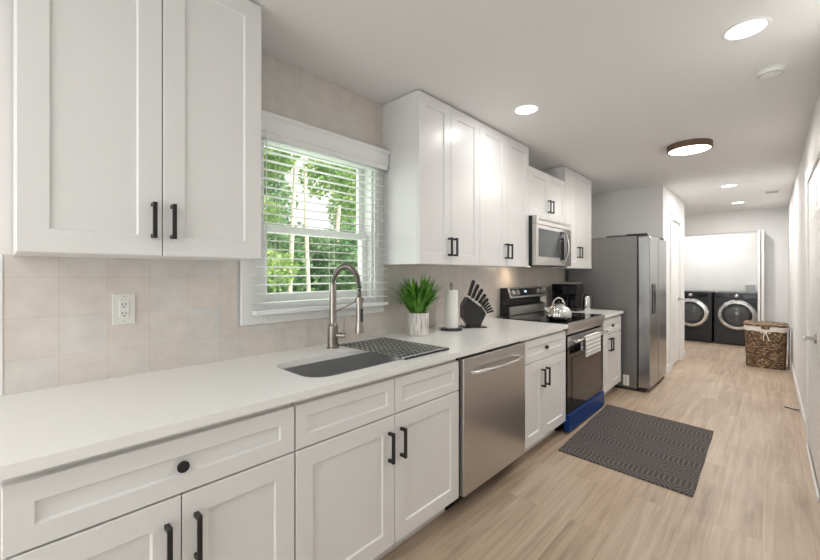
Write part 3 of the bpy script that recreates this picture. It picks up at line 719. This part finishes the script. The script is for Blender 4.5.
# knife block, built in its own plane (u along the block, n across)
kb0 = Vector((.19, 2.50, .9145)); U = Vector((.60, .80, 0)).normalized(); Nn = Vector((.8, -.6, 0)).normalized(); Zv = Vector((0, 0, 1))
def KP(u, v, n): return kb0 + U * u + Zv * v + Nn * n
def kprism(bm, poly, n0, n1):
    A = [bm.verts.new(KP(u, v, n0)) for u, v in poly]; B = [bm.verts.new(KP(u, v, n1)) for u, v in poly]; k = len(poly)
    bm.faces.new(A); bm.faces.new(B)
    for i in range(k): bm.faces.new((A[i], A[(i + 1) % k], B[(i + 1) % k], B[i]))
kb = thing('knife_block', 'black slanted knife block on a small base beside the paper towels', 'knife block', tuple(kb0))
b = BM(); kprism(b, [(-.035, .0005), (.15, .0005), (.15, .008), (-.035, .008)], -.06, .06); obj('base', b, M['plast'], kb)
b = BM(); kprism(b, [(.015, .0085), (.10, .0085), (.148, .105), (.118, .150), (.0, .236), (-.035, .17), (-.035, .077)], -.045, .045); obj('body', b, M['plast'], kb)
names = ['carving knife, topmost handle in the knife block', 'bread knife just below the topmost handle in the block', 'chef knife held midway in the knife block', 'utility knife second from the bottom of the block', 'paring knife lowest in the knife block']
P0 = [(.016, .226), (.042, .2075), (.068, .188), (.094, .169), (.115, .153)]
for i, (u0, v0) in enumerate(P0):
    an = math.radians(72 - i * 6.0); du, dv = math.cos(an), math.sin(an); Lh = (.14, .13, .118, .10, .085)[i]
    kn = thing('kitchen_knife', 'black-handled ' + names[i], 'knife', tuple(KP(u0, v0, 0)), 'knives in the block')
    def q(a, s): return (u0 + du * a - dv * s, v0 + dv * a + du * s)
    b = BM(); kprism(b, [q(.003, -.008), q(.022, -.008), q(.022, .008), q(.003, .008)], -.006, .006); obj('bolster', b, M['chrome'], kn)
    b = BM(); kprism(b, [q(.0225, -.011), q(.03, -.0125), q(Lh * .6, -.0105), q(Lh - .01, -.0135), q(Lh + .008, -.010), q(Lh + .01, .008), q(Lh - .01, .012), q(.0225, .011)], -.010, .010); obj('handle', b, M['black'], kn)
for i in range(4):
    u0, v0 = .122 + i * .0075, .143 - i * .011; an = math.radians(42 - i * 9); du, dv = math.cos(an), math.sin(an)
    kn = thing('steak_knife', 'small black-handled steak knife, ' + ('first', 'second', 'third', 'last')[i] + ' down the near row of the block', 'knife', tuple(KP(u0, v0, .028)), 'steak knives in the block')
    def q(a, s): return (u0 + du * a - dv * s, v0 + dv * a + du * s)
    b = BM(); kprism(b, [q(.002, -.005), q(.014, -.005), q(.014, .005), q(.002, .005)], .024, .032); obj('bolster', b, M['chrome'], kn)
    b = BM(); kprism(b, [q(.0145, -.006), q(.07, -.007), q(.075, .0), q(.07, .007), q(.0145, .006)], .022, .034); obj('handle', b, M['black'], kn)

# ------------------------------------------------------------------ refrigerator
fr = thing('refrigerator', 'tall stainless side-by-side refrigerator with dark grey side panel', 'refrigerator', (.45, 5.37, 0))
FA, FB = 4.935, 5.862
b = BM(); box(b, .06, .828, FA, FB, .03, 1.765, .004); body = obj('body', b, M['fside'], fr)
b = BM(); box(b, .07, .85, FA + .01, FB - .01, .0, .029); box(b, .84, .90, FA + .01, FB - .01, .002, .045); obj('base_grille', b, M['black'], fr)
b = BM(); box(b, .8285, .842, FA + .004, FB - .004, .06, 1.76); obj('door_gasket', b, M['black'], fr)
sp_ = 5.375
for k, (a, c) in enumerate(((FA - .002, sp_ - .012), (sp_ + .012, FB))):
    b = BM(); box(b, .843, .958, a, c, .05, 1.757, .008); d = obj('door', b, M['fdoor'], fr)
    if k == 0:
        b = BM(); box(b, .9585, .963, 5.04, 5.21, .88, 1.22, .003); dp = obj('dispenser', b, M['gloss'], d)
        b = BM(); box(b, .9635, .965, 5.06, 5.19, 1.13, 1.20, .001); obj('dispenser_panel', b, M['plast'], dp)
b = BM(); box(b, .8425, .956, sp_ - .0115, sp_ + .0115, .055, 1.755); obj('seam_shade', b, M['black'], fr)  # black strip fills the gap between the doors to imitate its shade
for y in (FA + .005, FB - .07): b = BM(); box(b, .72, .93, y, y + .065, 1.7655, 1.79, .004); obj('hinge_cover', b, M['black'], fr)
b = BM(); box(b, .5, .72, FA + .02, FB - .02, 1.7655, 1.783, .003); obj('top_cover', b, M['plast'], fr)
b = BM(); box(b, .688, .75, FA - .0012, FA - .0002, .05, .17); st = obj('sticker', b, M['white'], fr)
b = BM(); box(b, .715, .722, FA - .0018, FA - .0013, .06, .16); obj('sticker_print', b, M['grey'], st)

# ------------------------------------------------------------------ laundry
def machine(name, label, x0, cat, wx):
    t = thing(name, label, cat, (x0 + .335, 9.75, 0), 'laundry machines')
    x1 = x0 + .665; y0 = 9.385; cx = (x0 + x1) / 2
    b = BM(); box(b, x0, x1, y0, 10.12, .015, .985, .01); body = obj('body', b, M['graph'], t)
    b = BM(); box(b, x0 + .03, x1 - .03, y0 + .05, 10.08, 0, .0145); obj('feet', b, M['black'], t)
    b = BM(); box(b, x0 + .01, x1 - .01, y0 - .012, y0 - .0005, .865, .975, .004); cp = obj('control_panel', b, M['graph'], t)
    b = BM(); lathe(b, [(0, 0), (.034, 0), (.032, .022), (.02, .026), (0, .026)], (x0 + wx, y0 - .0125, .922), (0, -1, 0), 24); obj('dial', b, M['chrome'], cp, True)
    b = BM(); box(b, x0 + wx + .10, x1 - .06, y0 - .0135, y0 - .0125, .885, .955); obj('display', b, M['gloss'], cp)
    b = BM(); box(b, x0 + .04, x0 + .22, y0 - .0135, y0 - .0125, .90, .955); obj('dispenser_drawer', b, M['gloss'], cp)
    zc = .565
    b = BM(); lathe(b, [(.195, .0005), (.285, .0005), (.285, .02), (.262, .045), (.222, .05), (.20, .03), (.195, .0005)], (cx, y0, zc), (0, -1, 0), 56); d = obj('door_ring', b, M['chrome'] if wx > .2 else M['steel'], t, True)
    b = BM(); lathe(b, [(.198, .012), (.17, .05), (.10, .07), (0, .074)], (cx, y0, zc), (0, -1, 0), 48); obj('door_glass', b, mat('smoked_door_glass', (.09, .095, .10), .08, .2, var=.1), d, True)
    b = BM(); box(b, x0 + .03, x1 - .03, y0 - .004, y0 - .0002, .05, .20, .002); obj('lower_panel', b, M['graph'], t)
    for sx in ((cx - .25),):
        b = BM(); box(b, sx - .014, sx + .014, y0 - .058, y0 - .045, zc - .05, zc + .05, .004); obj('door_handle', b, M['steel'], d)
machine('washing_machine', 'graphite front-loading washer partly hidden by the hallway wall', .448, 'washing machine', .33)
machine('tumble_dryer', 'graphite front-loading dryer behind the wicker hamper', 1.143, 'dryer', .33)
wv = thing('dryer_vent_box', 'small grey louvred box on the closet wall above the dryer', 'vent', (1.64, CYB, 1.03))
b = BM(); box(b, 1.555, 1.735, CYB - .02, CYB - .0005, 1.02, 1.125, .002); fr_ = obj('frame', b, M['white'], wv)
b = BM()
for i in range(5): box(b, 1.57, 1.72, CYB - .024, CYB - .0205, 1.03 + i * .018, 1.041 + i * .018)
obj('louvre', b, M['grey'], wv)

# hamper
hc = Vector((1.882, 7.62, 0)); HA, HB, HH = .225, .265, .60
hm = thing('laundry_hamper', 'brown woven wicker laundry hamper with white liner by the wall', 'hamper', tuple(hc))
def hring(z, n=120, grow=0):
    s = .92 + .08 * (z / HH); P = []
    for i in range(n):
        t = 2 * PI * i / n; c_, s_ = math.cos(t), math.sin(t); e = .45
        P.append((hc.x + (HA * s + grow) * math.copysign(abs(c_) ** e, c_), hc.y + (HB * s + grow) * math.copysign(abs(s_) ** e, s_)))
    return P
b = BM(); rows = 64; prev = None; n = 176
for j in range(rows + 1):
    z = .002 + (HH - .075) * j / rows; row = []
    for i, (x, y) in enumerate(hring(z, n)):
        off = .006 * math.sin(PI * (j % 4) / 4) ** .7 * (0.45 + .55 * (1 if ((i // 4) + (j // 4)) % 2 == 0 else -1)); d = Vector((x - hc.x, y - hc.y, 0)).normalized()
        row.append(b.verts.new((x + d.x * off, y + d.y * off, z)))
    if prev:
        for i in range(n): b.faces.new((prev[i], prev[(i + 1) % n], row[(i + 1) % n], row[i]))
    else: b.faces.new(row)
    prev = row
obj('basket', b, M['wicker'], hm, True)
b = BM(); prev = None
for z, g in ((.522, .004), (.524, .010), (.585, .011), (.59, .002), (.52, -.012)):
    row = [b.verts.new((x, y, z + .004 * math.sin(i * .55))) for i, (x, y) in enumerate(hring(z, 120, g))]
    if prev:
        for i in range(120): b.faces.new((prev[i], prev[(i + 1) % 120], row[(i + 1) % 120], row[i]))
    prev = row
obj('liner', b, M['liner'], hm, True)
b = BM(); prev = None
for z, g in ((.594, 0), (.594, .014), (.606, .018), (.618, .012), (.622, -.03)):
    row = [b.verts.new((x, y, z + .002 * math.sin(i * 1.3))) for i, (x, y) in enumerate(hring(.6, 120, g))]
    if prev:
        for i in range(120): b.faces.new((prev[i], prev[(i + 1) % 120], row[(i + 1) % 120], row[i]))
    prev = row
b.faces.new(prev); lid = obj('lid', b, M['wicker'], hm, True)
fy = hc.y - HB - .014
b = BM()
for sx, sz in ((-1, .0), (1, .0)):
    tube(b, [(hc.x, fy - .004, .51), (hc.x + sx * .03, fy - .01, .535), (hc.x + sx * .055, fy - .006, .525), (hc.x + sx * .05, fy - .006, .505), (hc.x, fy - .004, .51)], .006, 6)
    tube(b, [(hc.x, fy - .004, .51), (hc.x + sx * .02, fy - .006, .46), (hc.x + sx * .028 + .01, fy - .003, .40)], .006, 6)
obj('ribbon_bow', b, M['liner'], hm, True)
b = BM(); box(b, hc.x - .045, hc.x + .045, fy - .008, fy + .0, .555, .60, .004); obj('clasp', b, M['wicker'], hm)
# folded rack between hamper and wall
b = BM(); x = 2.128
tube(b, [(x, 7.25, .008), (x + .004, 7.27, .52), (x + .004, 7.31, .58), (x + .004, 7.62, .58), (x + .004, 7.68, .52), (x, 7.70, .008)], .008, 8)
for z in (.12, .22, .32, .42): tube(b, [(x + .002, 7.26, z), (x + .002, 7.69, z)], .004, 6)
tag(obj('folded_drying_rack', b, M['chrome'], smooth=True, origin=(x, 7.45, 0)), 'slim folded metal rack leaning between wicker hamper and wall', 'rack')

# cord on the floor
b = BM(); tube(b, [(2.035, 5.36, .006), (2.07, 5.34, .006), (2.10, 5.31, .008), (2.139, 5.30, .012)], .0055, 8)
tag(obj('black_cord', b, M['plast'], smooth=True, origin=(2.08, 5.33, 0)), 'short black cord end on the floor beside the baseboard', 'cord')

# rug
b = BM(); cn = [(.765, 2.875), (1.595, 2.82), (1.585, 4.11), (.725, 4.215)]; nu, nv = 30, 44; G = []
rr = random.Random(5)
for j in range(nv + 1):
    v = j / nv; row = []
    for i in range(nu + 1):
        u = i / nu
        x = (cn[0][0] * (1 - u) + cn[1][0] * u) * (1 - v) + (cn[3][0] * (1 - u) + cn[2][0] * u) * v
        y = (cn[0][1] * (1 - u) + cn[1][1] * u) * (1 - v) + (cn[3][1] * (1 - u) + cn[2][1] * u) * v
        x += .0015 * math.sin(v * 17)
        row.append(b.verts.new((x, y, .010 + .0012 * math.sin(u * 9 + v * 14))))
    G.append(row)
for A, B in zip(G, G[1:]):
    for i in range(nu): b.faces.new((A[i], A[i + 1], B[i + 1], B[i]))
r0 = bmesh.ops.extrude_face_region(b, geom=list(b.faces))
for v in r0['geom']:
    if isinstance(v, bmesh.types.BMVert): v.co.z = .001
rg_ = obj('kitchen_rug', b, M['rug'], origin=(1.15, 3.5, 0)); tag(rg_, 'dark grey patterned woven rug on the floor before the range', 'rug')

# ------------------------------------------------------------------ ceiling fixtures
def recessed(x, y, label, power=LAMP, r=.078):
    t = thing('recessed_light', label, 'ceiling light', (x, y, H), 'recessed ceiling lights')
    b = BM(); lathe(b, [(r - .004, 0), (r - .004, -.004), (r + .006, -.006), (r + .013, -.0005)], (x, y, H), seg=40); obj('trim_ring', b, M['white'], t, True)
    b = BM(); lathe(b, [(0, -.003), (r - .004, -.003), (r - .004, -.0005), (0, -.0005)], (x, y, H), seg=40); obj('lens', b, M['lens'], t)
    area_light('lamp', (x, y, H - .009), r * 2 - .01, 0, power, (1, .975, .945), (0, 0, -1), 'DISK', t)
recessed(1.847, 2.40, 'largest bright recessed ceiling light, nearest the smoke detector')
recessed(.684, 2.52, 'bright recessed ceiling light above the tall wall cabinets', 2.6)
recessed(1.54, 6.50, 'small recessed hallway ceiling light, nearer the round flush lamp', 14)
recessed(1.55, 8.15, 'small recessed ceiling light closest to the laundry closet', 14)
recessed(1.05, 9.66, 'recessed ceiling light inside the laundry closet', 10)
recessed(1.25, -.9, 'added unseen recessed light over the near end of the kitchen', 6)  # lamp added out of view to brighten the room
recessed(1.25, -2.2, 'added unseen recessed light beside the added patio door', 5)  # second out-of-view lamp, also added for brightness
fl = thing('flush_ceiling_lamp', 'round flush ceiling lamp with dark wood rim', 'ceiling light', (1.405, 4.20, H))
b = BM(); R1 = .168; lathe(b, [(0, -.0005), (R1, -.0005), (R1, -.052), (R1 - .012, -.052), (R1 - .012, -.004), (0, -.004)], (1.405, 4.20, H), seg=56); obj('rim', b, M['wood'], fl, True)
b = BM(); lathe(b, [(0, -.05), (R1 - .013, -.05), (R1 - .013, -.0045), (0, -.0045)], (1.405, 4.20, H), seg=56); obj('diffuser', b, M['warm'], fl)
area_light('lamp', (1.405, 4.20, H - .058), R1 * 2 - .03, 0, LAMP * 2.2, (1, .94, .87), (0, 0, -1), 'DISK', fl)
sm_ = thing('smoke_detector', 'round white smoke detector on the ceiling', 'smoke detector', (1.93, 2.98, H))
b = BM(); lathe(b, [(0, -.0005), (.07, -.0005), (.07, -.006), (.06, -.008), (.056, -.024), (.046, -.03), (0, -.031)], (1.93, 2.98, H), seg=40); obj('housing', b, M['white'], sm_, True)
b = BM(); lathe(b, [(.052, -.0268), (.0535, -.0278), (.050, -.0292)], (1.93, 2.98, H), seg=40); obj('vent_ring', b, M['grey'], sm_)
cv = thing('ceiling_vent', 'small white ceiling vent near the hallway end', 'vent', (1.92, 7.4, H))
b = BM(); box(b, 1.87, 2.03, 7.30, 7.50, H - .008, H - .0005, .002); obj('frame', b, M['white'], cv)
b = BM()
for i in range(6): box(b, 1.885, 2.015, 7.318 + i * .028, 7.334 + i * .028, H - .0095, H - .0081)
obj('louvre', b, M['grey'], cv)

# ------------------------------------------------------------------ garden trees beyond the window
def tree(label, x, y, h, tr, crowns, leaf, seed, lsz=.13):
    r = random.Random(seed); t = thing('garden_tree', label, 'tree', (x, y, -.6), 'trees outside the window')
    b = BM(); pts = []; rad = []
    for i in range(9): f = i / 8; pts.append((x + .10 * math.sin(f * 4 + seed), y + .10 * math.cos(f * 3 + seed), -.6 + h * f)); rad.append(tr * (1 - .55 * f))
    tube(b, pts, rad, 10); obj('trunk', b, M['bark'], t, True)
    b = BM()
    for (cx, cy, cz, R, n) in crowns:
        for i in range(n):
            d = Vector((r.gauss(0, 1), r.gauss(0, 1), r.gauss(0, 1))).normalized() * R * r.uniform(.2, 1) ** .5
            p = Vector((cx, cy, cz)) + Vector((d.x, d.y, d.z * .9)); s = lsz * r.uniform(.5, 1.2)
            if p.z < -.55: continue
            a = Vector((r.uniform(-1, 1), r.uniform(-1, 1), r.uniform(-1, 1))).normalized(); c_ = a.orthogonal().normalized() * s * .5; a = a * s
            v = [b.verts.new(q) for q in (p - a * .5, p + c_, p + a * .5, p - c_)]; b.faces.new(v)
    obj('crown', b, M[leaf], t)
def cl(r, xs, ys, zs, R, k, n): return [(r.uniform(*xs), r.uniform(*ys), r.uniform(*zs), R * r.uniform(.7, 1.2), n) for _ in range(k)]
q = random.Random(11)
tree('slim pale-trunked tree with its leaves high up, seen through the window above the faucet', -5.0, 4.40, 8, .05, cl(q, (-5.2, -4.8), (4.55, 5.1), (3.3, 5.4), .5, 9, 350), 'tree0', 2, .10)
tree('pale-trunked tree with foliage nearest the tall cabinet edge in the window', -5.0, 3.98, 8, .055, cl(q, (-5.2, -4.7), (3.2, 3.5), (.2, 4.2), .38, 12, 420), 'tree0', 4, .10)
tree('pale trunk at the far jamb side seen through the window', -5.0, 5.62, 8, .06, cl(q, (-5.2, -4.6), (6.3, 7.2), (.0, 4.5), .55, 12, 420), 'tree0', 6, .10)
tree('low bushy green tree behind the pale trunks outside the window', -7.5, 7.0, 4, .12, cl(q, (-8.1, -6.9), (4.6, 9.5), (.0, 2.3), .8, 32, 900), 'tree1', 8, .13)
tree('broad dark green tree at the back of the garden', -15.2, 8.0, 10, .18, cl(q, (-16.5, -14.6), (4.5, 9.0), (-.2, 7.5), 1.5, 26, 1700), 'tree1', 10, .2)
tree('low wide shrub-like tree at the middle of the garden back edge', -11.2, 8.9, 2.6, .12, cl(q, (-11.5, -10.9), (7.0, 11.0), (-.2, 2.3), .9, 24, 1500), 'tree0', 14, .15)
tree('tall leafy tree at the back of the garden beyond the far window jamb', -15.2, 16.5, 10, .18, cl(q, (-16.5, -14.6), (13.2, 19.5), (-.2, 8), 1.5, 28, 1700), 'tree0', 12, .2)
for o in list(bpy.data.objects):
    if '_l' in o: del o['_l']
